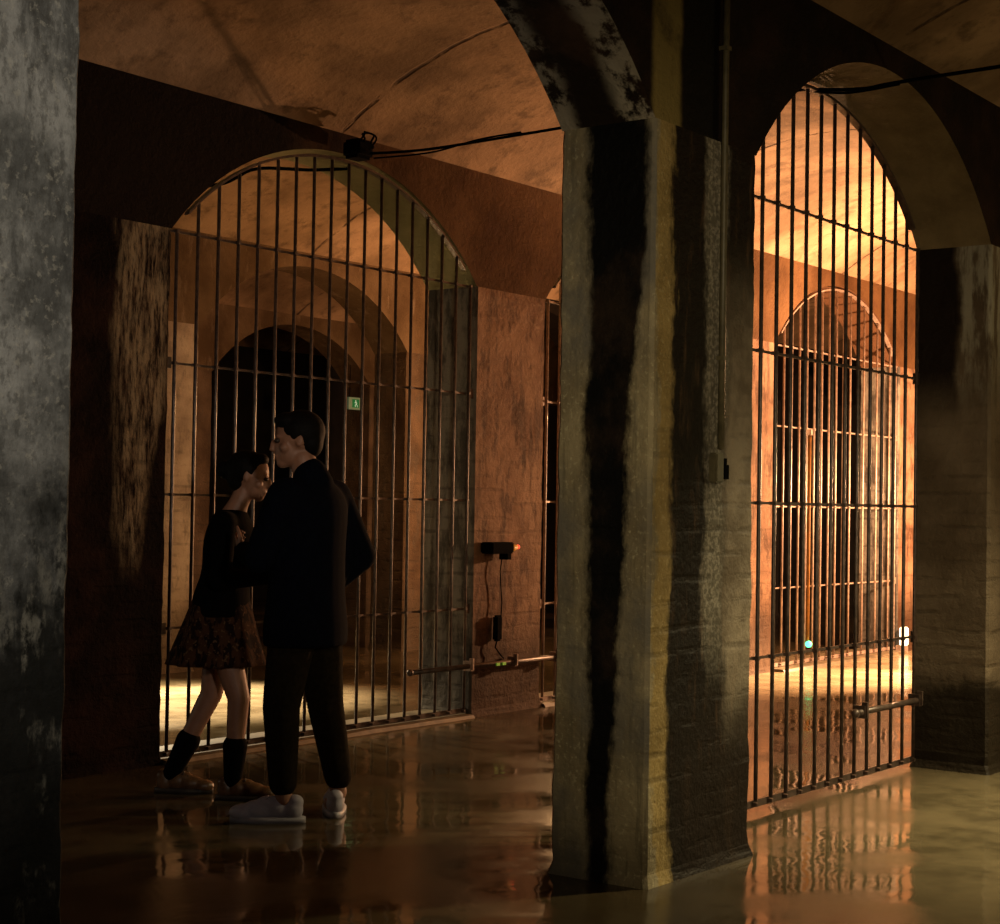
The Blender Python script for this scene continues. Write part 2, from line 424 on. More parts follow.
# ---------------------------------------------------------------- arcade walls above the springing
def arcade(name, Y, mat):
    bm = bmesh.new(); cols = []
    xs = []
    x = PILX[0]+PW-PX
    for px in [PILX[0]-PX] + PILX:
        for q in range(5): xs.append((px + PW*q/4, None))
        for q in range(1, 32):
            dx = -HALF + 2*HALF*q/32
            xs.append((px+PW+2*HALF*q/32, arch_z(dx)))
    xs = [(a, b) for a, b in xs if XMIN-.01 < a < XMAX+.01]
    n_up = 5
    fr, bk = [], []
    for a, b in xs:
        zb = HS if b is None else b
        ztop = HT+.02
        fr.append([bm.verts.new((a, Y, zb+(ztop-zb)*k/n_up)) for k in range(n_up+1)])
        bk.append([bm.verts.new((a, Y+T, zb+(ztop-zb)*k/n_up)) for k in range(n_up+1)])
    for i in range(len(xs)-1):
        for k in range(n_up):
            bm.faces.new((fr[i][k], fr[i+1][k], fr[i+1][k+1], fr[i][k+1]))
            bm.faces.new((bk[i][k], bk[i][k+1], bk[i+1][k+1], bk[i+1][k]))
        bm.faces.new((fr[i][0], bk[i][0], bk[i+1][0], fr[i+1][0]))
    o = link(name, bm, mat); tagp(o, kind='structure')
    return o
arcade('wall_near_arcade', ROWS[0], NW)
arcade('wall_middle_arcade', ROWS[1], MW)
arcade('wall_third_arcade', ROWS[2], FW)
arcade('wall_fourth_arcade', ROWS[3], mat_far_wall(False))
# solid mass of wall above the arcades, between the vaults
for Y in ROWS:
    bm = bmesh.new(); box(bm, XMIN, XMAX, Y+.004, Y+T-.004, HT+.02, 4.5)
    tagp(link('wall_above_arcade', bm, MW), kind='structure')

# ---------------------------------------------------------------- pillars
def pillar_mesh(x, Y, seed, amp=.007):
    bm = bmesh.new(); H = HS
    nu, nv, nz = 10, 6, 60; b = .014
    prof = []
    def side(ax, ay, bx, by, n):
        for i in range(n): prof.append((ax+(bx-ax)*i/n, ay+(by-ay)*i/n))
    x1, y1 = x+PW, Y+T
    side(x+b, Y, x1-b, Y, nu); side(x1-b, Y, x1, Y+b, 1); side(x1, Y+b, x1, y1-b, nv); side(x1, y1-b, x1-b, y1, 1)
    side(x1-b, y1, x+b, y1, nu); side(x+b, y1, x, y1-b, 1); side(x, y1-b, x, Y+b, nv); side(x, Y+b, x+b, Y, 1)
    cx, cy = x+PW/2, Y+T/2; rings = []
    for k in range(nz+1):
        z = H*k/nz; r = []
        foot = .02*max(0, 1-z/.06)
        for (px, py) in prof:
            v = noise.noise(Vector((px*3+seed, py*3, z*5)))*.6 + noise.noise(Vector((px*9, py*9+seed, z*14)))*.5
            e = amp*v + foot - amp*.3
            if k == nz: e = 0
            dx, dy = px-cx, py-cy
            qx = px + (math.copysign(e, dx) if abs(dx) > PW/2-b-.001 else 0)
            qy = py + (math.copysign(e, dy) if abs(dy) > T/2-b-.001 else 0)
            r.append(bm.verts.new((qx, qy, z)))
        rings.append(r)
    n = len(prof)
    for a, c in zip(rings, rings[1:]):
        for i in range(n): bm.faces.new((a[i], a[(i+1) % n], c[(i+1) % n], c[i]))
    bm.faces.new(rings[0][::-1]); bm.faces.new(rings[-1])
    return bm
PIL = {  # (row, k): (material, label)
 (0, -1): (NL, 'grey clouded concrete pillar with black damp, at the left edge, closest to the viewer'),
 (0, 0): (COR, 'big concrete pillar in the middle with black, ochre and pale lime streaks'),
 (0, 1): (NR, 'damp brown-grey pillar right of the brightly lit tall gate, at the right edge'),
 (1, 0): (DRK, 'black-brown pillar with a pale lime run, left of the gate the two people face'),
 (1, 1): (MID, 'orange-brown rotten pillar carrying the small sensor, right of the gate the people face'),
 (1, 2): (MID, 'orange lit pillar seen at the left inside the tall bright right-hand opening'),
 (1, 3): (MID, 'brightest orange pillar edge seen at the far right through the right-hand gate'),
 (2, 1): (FARP_LIT, 'far concrete pillar coloured lighter as if lit, behind the left end of the first gate'),
 (2, 2): (FARP, 'narrow orange lit pillar behind the right part of the first gate'),
 (3, 2): (FARP, 'small far pillar at the left of the black arch behind the first gate'),
 (3, 3): (FARP, 'far dim pillar behind the small green exit sign'),
}
for r, Y in enumerate(ROWS):
    for k in ks:
        x = X0+PX*k
        if x+PW > XMAX or x < XMIN: continue
        if r == 0 and k < -1: continue
        if r >= 2 and k >= 3 and (r, k) not in PIL: PIL[(r, k)] = (BLACKW, None)  # far pillars get the dark copy, lack of light painted in
        mat, lab = PIL.get((r, k), (MID if r < 2 else FARP, None))
        if (r, k) == (0, -1): x += .02
        o = link('concrete_pillar', pillar_mesh(x, Y, r*7+k*3.1), mat)
        if not lab:
            rn = ['nearest', 'second', 'third', 'fourth'][r]
            lab = 'plain concrete pillar of the %s row, dim and mostly hidden from view' % rn
            tagp(o, lab, 'pillar', 'hidden pillars of the %s row' % rn)
        else:
            tagp(o, lab, 'pillar')

# ---------------------------------------------------------------- concrete curbs below the gates
CURB = simple('wet_curb_concrete', (.13, .10, .06), .5, 0, .4, 9)
def curb(x0, x1, y0, y1, h, label):
    bm = bmesh.new(); n = 40; rows = []
    for i in range(n+1):
        x = x0+(x1-x0)*i/n; j = noise.noise(Vector((x*3, y0, 0)))*.008
        rows.append([bm.verts.new(p) for p in ((x, y0+j, 0), (x, y0+.015+j, h*.85+j*.4), (x, y0+.04+j, h+j*.3), (x, y1, h), (x, y1, 0))])
    for a, b in zip(rows, rows[1:]):
        for k in range(4): bm.faces.new((a[k], b[k], b[k+1], a[k+1]))
    bm.faces.new(rows[0][::-1]); bm.faces.new(rows[-1])
    tagp(link('concrete_curb', bm, CURB), label, 'curb')
curb(5.97, 8.59, 6.52, 6.93, .024, 'low pale concrete curb under the gate the two people face')
curb(9.385, 12.0, 6.52, 6.93, .024, 'low concrete curb under the half hidden gate beside the big middle pillar')
curb(12.80, 15.42, 6.45, 6.93, .024, 'low lit concrete curb under the far gate with pink-orange bars')

# ---------------------------------------------------------------- gates
IRON = simple('dark_rusty_iron', (.075, .05, .038), .38, .35, .4, 30)
IRON2 = simple('weathered_grey_iron', (.30, .22, .18), .36, .2, .3, 30)
def gate(xl, Y, label, mat, group=None, ends=True, short=False):
    t = empty('barred_gate', (xl+HALF, Y, 0)); tagp(t, label, 'gate')
    nb, sp = 18, 0.149
    for i in range(nb):
        dx = -sp*(nb-1)/2 + sp*i
        top = arch_z(dx) - .045 if abs(dx) < HALF-.09 else HS-.005
        bm = bmesh.new()
        tube(bm, [(dx, 0, .06), (dx, 0, .9), (dx, 0, 1.8), (dx, 0, top)], .0098, 8)
        link('bar', bm, mat, t, True)
    for h in (.045, .70, 1.40, 2.09, 2.785):
        bm = bmesh.new(); e = HALF-.005
        hh = .006 if h > .1 else .016
        box(bm, -e, e, .012, .022, h-hh, h+hh)
        # small clamps where the rail meets the bars
        for i in range(nb):
            dx = -sp*(nb-1)/2 + sp*i
            box(bm, dx-.009, dx+.009, -.0115, .023, h-.008, h+.008)
        link('rail', bm, mat, t)
    bm = bmesh.new(); prev = None; pts = []
    for q in range(33):
        dx = -HALF+.12 + (2*HALF-.24)*q/32
        pts.append((dx, arch_z(dx)-.035))
    for a, b in zip(pts, pts[1:]):
        vs = []
        for (dx, z) in (a, b):
            vs.append([bm.verts.new((dx, y, z+dz)) for y, dz in ((-.015, -.007), (.022, -.007), (.022, .007), (-.015, .007))])
        for k in range(4): bm.faces.new((vs[0][k], vs[1][k], vs[1][(k+1) % 4], vs[0][(k+1) % 4]))
    bmesh.ops.remove_doubles(bm, verts=bm.verts, dist=1e-5)
    link('arch_frame', bm, mat, t)
    for s in (-1, 1):
        for h in (.70, 2.09):
            bm = bmesh.new(); box(bm, s*(HALF+.0)-.03, s*(HALF+.0)+.03, .0, .03, h-.03, h+.03)
            link('wall_fixing', bm, mat, t)
    return t
gate(5.96, 6.58, 'dark arched barred gate on the left that the two people stand before', IRON)
gate(9.375, 6.58, 'arched barred gate mostly hidden behind the big middle pillar, one bar showing', IRON2)
gate(12.79, 6.58, 'distant arched gate with pink-orange lit bars inside the right-hand opening', IRON2)
gate(5.96, 3.54, 'tall black arched barred gate silhouetted against the bright orange vault on the right', IRON)

# ---------------------------------------------------------------- low locking bars across the gates
def low_bar(x0, x1, Y, z, label, fix):
    t = empty('locking_bar', (x0, Y, z)); tagp(t, label, 'bar')
    bm = bmesh.new(); tube(bm, [(0, 0, 0), ((x1-x0)*.5, 0, 0), (x1-x0, 0, 0)], .016, 10)
    link('pipe', bm, IRON, t, True)
    bm = bmesh.new(); ell(bm, (0, 0, 0), (.022, .022, .022)); link('end_knob', bm, IRON, t, True)
    for f in fix:
        bm = bmesh.new(); f -= x0
        box(bm, f-.014, f+.014, -.02, .045, -.03, .032); box(bm, f-.008, f+.008, -.03, .0, -.024, .05)
        link('bracket', bm, IRON2 if Y > 5 else IRON, t)
low_bar(7.90, 10.1, 6.50, .34, 'horizontal iron bar across the left gate and the brown pillar', (8.50, 8.98, 9.47))
low_bar(7.68, 8.50, 3.48, .375, 'short black horizontal bar with two brackets low on the bright right-hand gate', (7.76, 8.45))

# ---------------------------------------------------------------- sensor on the brown pillar, its cable and green tags
BLK = simple('black_plastic', (.0025, .0025, .0025), 1.0, dry=.04)
YELD = simple('dull_yellow_plastic', (.20, .085, .006), .7)
YEL = simple('yellow_plastic', (.75, .42, .03), .45)
t = empty('wall_sensor', (8.80, 6.56, 1.09)); tagp(t, 'small black sensor box with a yellow and red tip fixed on the brown pillar', 'sensor')
bm = bmesh.new(); box(bm, -.13, .11, -.10, 0, -.035, .04); bmesh.ops.bevel(bm, geom=bm.edges[:], offset=.008, segments=2, affect='EDGES')
link('housing', bm, BLK, t)
bm = bmesh.new(); tube(bm, [(.11, -.05, 0), (.16, -.05, 0), (.20, -.05, .005)], [.028, .024, .016], 12); link('yellow_tip', bm, YEL, t, True)
bm = bmesh.new(); ell(bm, (.215, -.05, .006), (.016, .016, .016)); link('red_light', bm, emit('red_indicator', (1, .08, .04), 1.2), t, True)
bm = bmesh.new(); box(bm, .05, .09, -.09, -.02, -.075, -.03); link('bracket', bm, BLK, t)
bm = bmesh.new(); pts = [(.07, -.03, -.06), (.05, -.03, -.15), (.06, -.03, -.25), (.075, -.03, -.36), (.06, -.035, -.46)]
tube(bm, pts, .004, 6); link('cable', bm, BLK, t, True)
t = empty('cable_box', (8.83, 6.55, .56)); tagp(t, 'small dark connector box hanging below the sensor on the brown pillar', 'connector')
bm = bmesh.new(); box(bm, -.035, .035, -.04, 0.0, -.08, .09); bmesh.ops.bevel(bm, geom=bm.edges[:], offset=.012, segments=2, affect='EDGES')
link('housing', bm, BLK, t)
bm = bmesh.new(); tube(bm, [(0, -.02, -.07), (-.02, -.02, -.12), (.03, -.025, -.17), (.05, -.04, -.195)], .005, 6); link('cable', bm, BLK, t, True)
t = empty('green_tag', (8.80, 6.478, .335)); tagp(t, 'tiny pair of glowing green marks on the horizontal bar', 'indicator')
for dx in (-.045, .02):
    bm = bmesh.new(); box(bm, dx, dx+.035, -.005, .004, -.008, .010); link('green_mark', bm, emit('green_mark', (.2, .45, .03), .2), t)

# ---------------------------------------------------------------- loudspeaker bundle and cables at the arch crowns
t = empty('cable_coil_box', (7.29, 6.46, 3.425)); tagp(t, 'black box with coiled cable at the crown of the left gate arch', 'box')
bm = bmesh.new(); box(bm, -.08, .07, -.07, .06, -.05, .06); bmesh.ops.bevel(bm, geom=bm.edges[:], offset=.02, segments=2, affect='EDGES'); link('housing', bm, BLK, t)
for rr, ph in ((.06, 0), (.05, .5)):
    bm = bmesh.new(); pts = [(.03+rr*math.cos(a+ph), -.05-.02*math.sin(3*a), .06+rr*.9*math.sin(a+ph)) for a in [2*math.pi*q/24 for q in range(25)]]
    tube(bm, pts, .006, 6, False); link('coil', bm, BLK, t, True)
def cable(pts, r, label, name='cable'):
    bm = bmesh.new(); P = []
    pts = [Vector(p) for p in pts]
    for i in range(len(pts)-1):
        a, b, c, d = pts[max(i-1, 0)], pts[i], pts[i+1], pts[min(i+2, len(pts)-1)]
        for q in range(8):
            s = q/8
            P.append(.5*((2*b)+(c-a)*s+(2*a-5*b+4*c-d)*s*s+(3*b-a-3*c+d)*s**3))
    P.append(pts[-1]); tube(bm, P, r, 6)
    tagp(link(name, bm, BLK, None, True), label, 'cable')
cable([(7.31, 6.38, 3.405), (7.38, 6.0, 3.40), (7.32, 5.3, 3.39), (7.3, 4.6, 3.395), (7.29, 3.55, 3.40)], .008, 'thin black cable crossing under the vault from the left gate crown to the right')
cable([(7.33, 6.37, 3.38), (7.40, 6.0, 3.385), (7.33, 5.6, 3.40), (7.31, 5.3, 3.40)], .005, 'short second strand sagging beside the cable under the vault')
cable([(7.29, 3.55, 3.39), (7.29, 3.3, 3.36), (7.3, 3.1, 3.37), (7.3, 2.2, 3.38), (7.32, .8, 3.42)], .009, 'black cable running from the right gate crown across the olive vault at top right')
cable([(7.29, 3.56, 3.385), (7.25, 3.35, 3.34), (7.3, 3.12, 3.36)], .006, 'thin second strand under the crown of the right gate arch')
cable([(7.40, 6.64, 3.36), (7.2, 6.75, 3.33), (6.9, 6.9, 3.30), (6.75, 7.05, 3.20), (6.6, 7.5, 3.2)], .010, 'dark cable sagging under the left gate arch behind the bars')

# ---------------------------------------------------------------- conduit and box on the big pillar
CON = simple('grey_olive_conduit', (.075, .062, .032), .5)
t = empty('wall_conduit', (5.66, YB, 1.5)); tagp(t, 'vertical grey-olive conduit pipe on the front of the big middle pillar', 'pipe')
bm = bmesh.new(); tube(bm, [(0, -.022, .10), (0, -.022, .9), (0, -.022, 1.5), (.004, -.022, 2.10)], .013, 10); link('pipe', bm, CON, t, True)
for h in (.45, 1.65):
    bm = bmesh.new(); box(bm, -.017, .017, -.037, .004, h-.008, h+.008); link('clip', bm, CON, t)
t = empty('junction_box', (5.64, YB, 1.53)); tagp(t, 'small weathered junction box at the foot of the conduit on the big pillar', 'box')
bm = bmesh.new(); box(bm, -.035, .025, -.035, 0.004, -.06, .055); bmesh.ops.bevel(bm, geom=bm.edges[:], offset=.006, segments=2, affect='EDGES'); link('housing', bm, CON, t)
bm = bmesh.new(); box(bm, .032, .062, -.035, .004, -.045, .010); box(bm, .039, .055, -.03, .004, .010, .035); link('padlock', bm, BLK, t)

# ---------------------------------------------------------------- exit sign
t = empty('exit_sign', (15.27, 13.2, 2.58)); tagp(t, 'small green exit sign hanging far behind the first gate', 'sign')
bm = bmesh.new(); box(bm, -.13, .13, -.02, .02, -.075, .075); bmesh.ops.bevel(bm, geom=bm.edges[:], offset=.006, segments=1, affect='EDGES')
link('panel', bm, emit('sign_pale', (.25, .36, .22), .10), t)
bm = bmesh.new(); box(bm, -.075, .045, -.025, -.0205, -.05, .05); link('green_field', bm, emit('sign_green', (.01, .22, .06), .20), t)
bm = bmesh.new(); ell(bm, (-.02, -.027, .03), (.010, .003, .010), None, 10, 6)
tube(bm, [(-.02, -.028, .02), (-.012, -.028, -.008), (-.03, -.028, -.022), (-.028, -.028, -.042)], .005, 6)
tube(bm, [(-.012, -.028, -.008), (.006, -.028, -.022), (.014, -.028, -.042)], .005, 6)
tube(bm, [(-.04, -.028, .005), (-.02, -.028, .016), (.004, -.028, .004)], .004, 6); link('running_figure', bm, emit('sign_white', (.6, .8, .6), .35), t)
for dx in (-.1, .1):
    bm = bmesh.new(); top = min(arch_z((15.27+dx)-(12.79+HALF)) , 3.2) - 2.58
    tube(bm, [(dx, 0, .07), (dx, 0, top+.02)], .005, 6); link('hanger', bm, BLK, t, True)
t.location.y = 13.50

# ---------------------------------------------------------------- yellow hose with the green light, small floor lamp
t = empty('yellow_tube', (13.40, 6.53, .2)); tagp(t, 'thin yellow vertical tube with a green light at its foot, on the distant gate', 'tube')
bm = bmesh.new(); tube(bm, [(0, 0, .02), (0, 0, .9), (0, 0, 1.85)], 0.014, 10); link('tube', bm, YELD, t, True)
bm = bmesh.new(); ell(bm, (0, -.01, 0), (.03, .03, .03)); link('green_light', bm, emit('green_light', (.08, 1, .38), 3), t, True)
bm = bmesh.new(); box(bm, -.02, .02, -.02, .05, 1.83, 1.88); link('clip', bm, IRON2, t)
t = empty('floor_lamp', (15.44, 6.50, .05)); tagp(t, 'small glowing white lamp box low on the brightest orange pillar', 'lamp')
bm = bmesh.new(); box(bm, -.05, .05, -.03, .03, 0.02, .20); bmesh.ops.bevel(bm, geom=bm.edges[:], offset=.01, segments=2, affect='EDGES'); link('diffuser', bm, emit('lamp_glow', (1, .86, .55), 2.6), t)
bm = bmesh.new(); box(bm, -.055, .055, -.02, .06, -.05, .025); link('base', bm, IRON2, t)

# ---------------------------------------------------------------- people
def bake(bm, name, mat, parent, voxel=.009, smooth=4):
    me = bpy.data.meshes.new(name); bm.to_mesh(me); bm.free()
    o = bpy.data.objects.new(name, me); C.objects.link(o)
    r = o.modifiers.new('r', 'REMESH'); r.mode = 'VOXEL'; r.voxel_size = voxel
    q = o.modifiers.new('s', 'SMOOTH'); q.iterations = smooth; q.factor = .5
    dg = bpy.context.evaluated_depsgraph_get(); dg.update()
    m2 = bpy.data.meshes.new_from_object(o.evaluated_get(dg))
    o.modifiers.clear(); o.data = m2; m2.name = name
    m2.materials.clear(); m2.materials.append(mat)
    for p in m2.polygons: p.use_smooth = True
    o.parent = parent
    return o
def cap(bm, a, b, r0, r1, flat=1.0, n=14):
    """tapered limb with rounded ends"""
    a, b = Vector(a), Vector(b); d = (b-a); L = d.length; d.normalize()
    pts, rs = [], []
    for q in range(5):
        t = math.pi/2*q/5; pts.append(a - d*r0*math.cos(t)); rs.append(max(r0*math.sin(t), r0*.05))
    for q in range(5):
        t = q/4; pts.append(a+d*L*t); rs.append(r0+(r1-r0)*t)
    for q in range(1, 6):
        t = math.pi/2*q/5; pts.append(b + d*r1*math.sin(t)); rs.append(max(r1*math.cos(t), r1*.05))
    tube(bm, pts, rs, n)
def chain(bm, pts, rs):
    for i in range(len(pts)-1): cap(bm, pts[i], pts[i+1], rs[i], rs[i+1])
def loft(bm, secs, n=28, m=5):
    """closed elliptical loft through (z, cx, cy, rx, ry) sections"""
    P = []
    for i in range(len(secs)-1):
        a, b, c, d = secs[max(i-1, 0)], secs[i], secs[i+1], secs[min(i+2, len(secs)-1)]
        for q in range(m):
            s = q/m
            P.append([.5*((2*b[k])+(c[k]-a[k])*s+(2*a[k]-5*b[k]+4*c[k]-d[k])*s*s+(3*b[k]-a[k]-3*c[k]+d[k])*s**3) for k in range(5)])
    P.append(list(secs[-1])); rings = []
    for z, cx, cy, rx, ry in P:
        rings.append([bm.verts.new((cx+rx*math.cos(2*math.pi*k/n), cy+ry*math.sin(2*math.pi*k/n), z)) for k in range(n)])
    for a, b in zip(rings, rings[1:]):
        for k in range(n): bm.faces.new((a[k], a[(k+1) % n], b[(k+1) % n], b[k]))
    bm.faces.new(rings[0][::-1]); bm.faces.new(rings[-1])
def rotz(a): return Matrix.Rotation(a, 3, 'Z')
def head(bm, c, yaw, s=1.0, tilt=0.0):
    """head with face towards +y before turning by yaw; c is the middle of the skull"""
    R = rotz(yaw) @ Matrix.Rotation(tilt, 3, 'X'); c = Vector(c)
    def e(p, r, extra=None):
        ell(bm, c + R @ (Vector(p)*s), [q*s for q in r], R @ extra if extra else R)
    e((0, -.012, .022), (.076, .095, .092)); e((0, .030, -.035), (.058, .060, .072)); e((0, .060, -.088), (.030, .026, .022))
    e((0, .088, -.015), (.012, .020, .030), Matrix.Rotation(.3, 3, 'X')); e((0, .100, -.030), (.014, .012, .011))
    e((-.028, .070, .020), (.024, .014, .008)); e((.028, .070, .020), (.024, .014, .008))
    e((0, .084, -.058), (.024, .010, .007)); e((0, .082, -.069), (.021, .010, .007))
    e((-.050, .052, -.028), (.020, .020, .020)); e((.050, .052, -.028), (.020, .020, .020))
    for q in (-1, 1):
        e((q*.074, -.008, -.008), (.007, .015, .026)); e((q*.080, -.016, .000), (.005, .008, .021))
def eyes(parent, c, yaw, s, tilt=0.0):
    R = rotz(yaw) @ Matrix.Rotation(tilt, 3, 'X')
    for q in (-1, 1):
        bm = bmesh.new(); ell(bm, Vector(c)+R @ (Vector((q*.030, .077, .002))*s), (.0125*s, .0125*s, .010*s)); link('eye', bm, EYE, parent, True)
def hand(bm, wrist, d, up, side, curl=.6, s=1.0):
    """palm, four unequal bent fingers and a thumb from the side of the palm; d = direction of the palm,
    up = back of the hand, side = direction of the thumb"""
    w = Vector(wrist); d = Vector(d).normalized(); up = Vector(up); up = (up-d*up.dot(d)).normalized(); sd = d.cross(up)
    if sd.dot(Vector(side)) < 0: sd = -sd
    Rm = Matrix((sd, d, up)).transposed()
    ell(bm, w+d*.048*s, (.040*s, .052*s, .016*s), Rm)
    cap(bm, w-d*.02, w+d*.03*s, .024*s, .022*s)
    for i, (o, L) in enumerate(((.029, .070), (.010, .078), (-.010, .072), (-.028, .056))):
        p = w + d*.088*s + sd*o*s; ang = 0
        for k, fr in enumerate((.45, .30, .25)):
            ang += curl*(.5 if k == 0 else .8)
            v = d*math.cos(ang) - up*math.sin(ang)
            q = p + v*L*fr*s; cap(bm, p, q, (.0088-.001*k)*s, (.0082-.001*k)*s, n=8); p = q
    p = w + d*.025*s + sd*.030*s
    for k, (L, a) in enumerate(((.036, .75), (.030, .45), (.024, .2))):
        v = (d*math.cos(a) + sd*math.sin(a) - up*.25*curl).normalized(); q = p+v*L*s
        cap(bm, p, q, (.0115-.0012*k)*s, (.0105-.0012*k)*s, n=8); p = q
def shoe(parent, pos, yaw, mats, s=1.0, tilt=0.0, names=('shoe',)):
    """low sneaker: sole, upper with toe box and heel collar, tongue and laces"""
    R = rotz(yaw); P = Vector(pos)
    t = bmesh.new()
    for (p, r) in (((0, .155, .040), (.046, .060, .034)), ((0, .09, .050), (.046, .075, .042)), ((0, .02, .060), (.042, .060, .050)),
                   ((0, -.045, .055), (.038, .045, .052)), ((0, -.055, .085), (.033, .036, .030)), ((0, .055, .080), (.034, .050, .028))):
        ell(t, P + R @ (Vector(p)*s), [q*s for q in r], R)
    # flatten below the sole line
    o = bake(t, 'shoe', mats[0], parent, .006, 3)
    for v in o.data.vertices:
        if v.co.z < P.z+.012: v.co.z = P.z+.012
    b = bmesh.new(); prof = []
    for q in range(28):
        a = 2*math.pi*q/28; y = .055+math.sin(a)*.155; wdt = .044 if y < .05 else .050
        prof.append((math.cos(a)*wdt*(1-.18*max(0, math.sin(a))**3), y))
    lo = [b.verts.new(P + R @ (Vector((x*s, y*s, 0)))) for x, y in prof]
    hi = [b.verts.new(P + R @ (Vector((x*s*1.03, y*s, .026*s + (.012*s if y > .17 else 0))))) for x, y in prof]
    for k in range(28): b.faces.new((lo[k], lo[(k+1) % 28], hi[(k+1) % 28], hi[k]))
    b.faces.new(lo[::-1]); b.faces.new(hi); link('sole', b, mats[1], o, True)
    l = bmesh.new()
    for k in range(4):
        y = .055+.024*k; z = .108-.010*k
        pts = [P + R @ (Vector((x*s, y*s, (z-abs(x)*.35)*s))) for x in (-.026, -.012, 0, .012, .026)]
        tube(l, pts, .0035, 6)
    link('laces', l, mats[2], o, True)
    return o
SKIN = simple('skin', (.26, .12, .07), .55, 0, .08, 30)
HAIR = simple('dark_hair', (.003, .002, .0015), .7, 0, .4, 90, .1)
EYE = simple('eye_dark', (.03, .02, .015), .2)
NAVY = simple('black_navy_cloth', (.002, .0025, .005), .95, 0, .3, 60, .05)
BLACKC = simple('black_cloth', (.002, .0016, .0016), .95, 0, .3, 60, .05)
TROU = simple('dark_brown_trousers', (.012, .008, .004), .95, 0, .3, 50, .05)
WHITE = simple('white_canvas', (.33, .30, .35), .6, 0, .08, 40)
SOLE = simple('white_rubber', (.28, .26, .29), .5, 0, .05, 40)
LACE = simple('pale_laces', (.22, .20, .24), .8)
TAN = simple('tan_leather', (.11, .055, .025), .4, 0, .2, 30)
TANS = simple('dark_rubber', (.03, .02, .015), .6)
def brown_pattern():
    n = N('brown_patterned_cloth'); a = n.noise(34, 3, .5, (1, 1, .5)); b = n.noise(60, 2, .5)
    col = n.mix(n.step(a, .45, .55), (.010, .004, .003), (.045, .018, .008)); col = n.mix(n.mul(n.step(b, .6, .66), .6), col, (.13, .07, .035))
    n.dry = .08; return n.out(col, .9)

# -- man with his back to the viewer
man = empty('person', (5.36, 5.0, 0), math.radians(4)); tagp(man, 'taller person in a dark jacket with white sneakers, back turned, before the left gate', 'person')
K = .985
def kz(pts): return [tuple(c*K for c in p) for p in pts]
hd = (-.03*K, .05*K, 1.665*K); hyaw = math.radians(42)
fL, fR = (-.130, .02), (.150, -.06); yL, yR = math.radians(33), math.radians(-50)
bm = bmesh.new()
head(bm, hd, hyaw, 1.08, -.08)
chain(bm, kz([(0, -.02, 1.42), (-.01, .0, 1.50), (-.02, .02, 1.58)]), [.075, .060, .058])
chain(bm, kz([(-.165, -.01, 1.42), (.165, -.01, 1.42)]), [.055, .055])
loft(bm, [(.82*K, 0, 0, .13, .10), (.93*K, 0, 0, .165, .115), (1.08*K, 0, -.01, .145, .10), (1.28*K, 0, -.01, .17, .11), (1.42*K, 0, -.01, .16, .085), (1.47*K, 0, -.01, .08, .06)])
for sx, f in ((-1, fL), (1, fR)):
    chain(bm, [(sx*.085, 0, .90*K), ((sx*.085+f[0])/2+sx*.012, f[1]*.5+.02, .50*K), (f[0], f[1]-.02, .10)], [.082, .055, .036])
    ell(bm, (f[0], f[1]+.02, .05), (.035, .06, .035), rotz(yL if sx < 0 else yR))
aR = kz([(.185, -.01, 1.41), (.325, -.05, 1.15), (.225, .07, .99)])
aL = kz([(-.185, -.01, 1.41), (-.275, .04, 1.15), (-.13, .25, 1.17)])
chain(bm, aR, [.050, .042, .028]); chain(bm, aL, [.050, .042, .028])
hand(bm, aR[2], (-.25, .25, -.93), (.9, .3, .1), (-.2, .9, .2), .5)
hand(bm, aL[2], (.35, .75, .35), (-.8, .3, -.4), (.2, -.1, 1), .8)
bake(bm, 'body', SKIN, man, .0065, 3)
eyes(man, hd, hyaw, 1.08, -.08)
bm = bmesh.new(); R = rotz(hyaw); c = Vector(hd)     # short dark hair
ell(bm, c+R @ Vector((0, -.022, .040)), (.092, .106, .096), R); ell(bm, c+R @ Vector((0, -.062, -.005)), (.078, .058, .075), R)
ell(bm, c+R @ Vector((0, .045, .085)), (.068, .055, .038), R)
bake(bm, 'hair', HAIR, man, .009, 3)
bm = bmesh.new()                                     # jacket down to the thighs
chain(bm, kz([(-.17, -.01, 1.42), (.17, -.01, 1.42)]), [.078, .078])
loft(bm, [(.76*K, 0, 0, .215, .155), (.84*K, 0, 0, .218, .158), (1.0*K, 0, 0, .20, .145), (1.2*K, 0, -.005, .198, .138), (1.35*K, 0, -.01, .205, .135), (1.43*K, 0, -.015, .18, .11), (1.48*K, 0, -.02, .10, .085)])
chain(bm, aR, [.075, .068, .046]); chain(bm, aL, [.075, .068, .046])
chain(bm, kz([(.17, .02, 1.36), (.235, -.02, 1.15), (.19, .02, 1.0)]), [.07, .06, .05])
chain(bm, kz([(0, -.03, 1.47), (-.01, -.02, 1.51)]), [.088, .078])
bake(bm, 'jacket', NAVY, man, .011, 4)
bm = bmesh.new()                                     # loose trousers
ell(bm, (0, 0, .86*K), (.175, .125, .12))
for sx, f in ((-1, fL), (1, fR)):
    kn = ((sx*.085+f[0])/2+sx*.012, f[1]*.5+.02, .50*K)
    chain(bm, [(sx*.085, 0, .84*K), kn, (f[0]*1.0, f[1]-.015, .17)], [.108, .082, .062])
bake(bm, 'trousers', TROU, man, .010, 4)
shoe(man, (fL[0], fL[1]-.01, 0), yL, (WHITE, SOLE, LACE), 1.05)
shoe(man, (fR[0], fR[1], 0), yR, (WHITE, SOLE, LACE), 1.05)

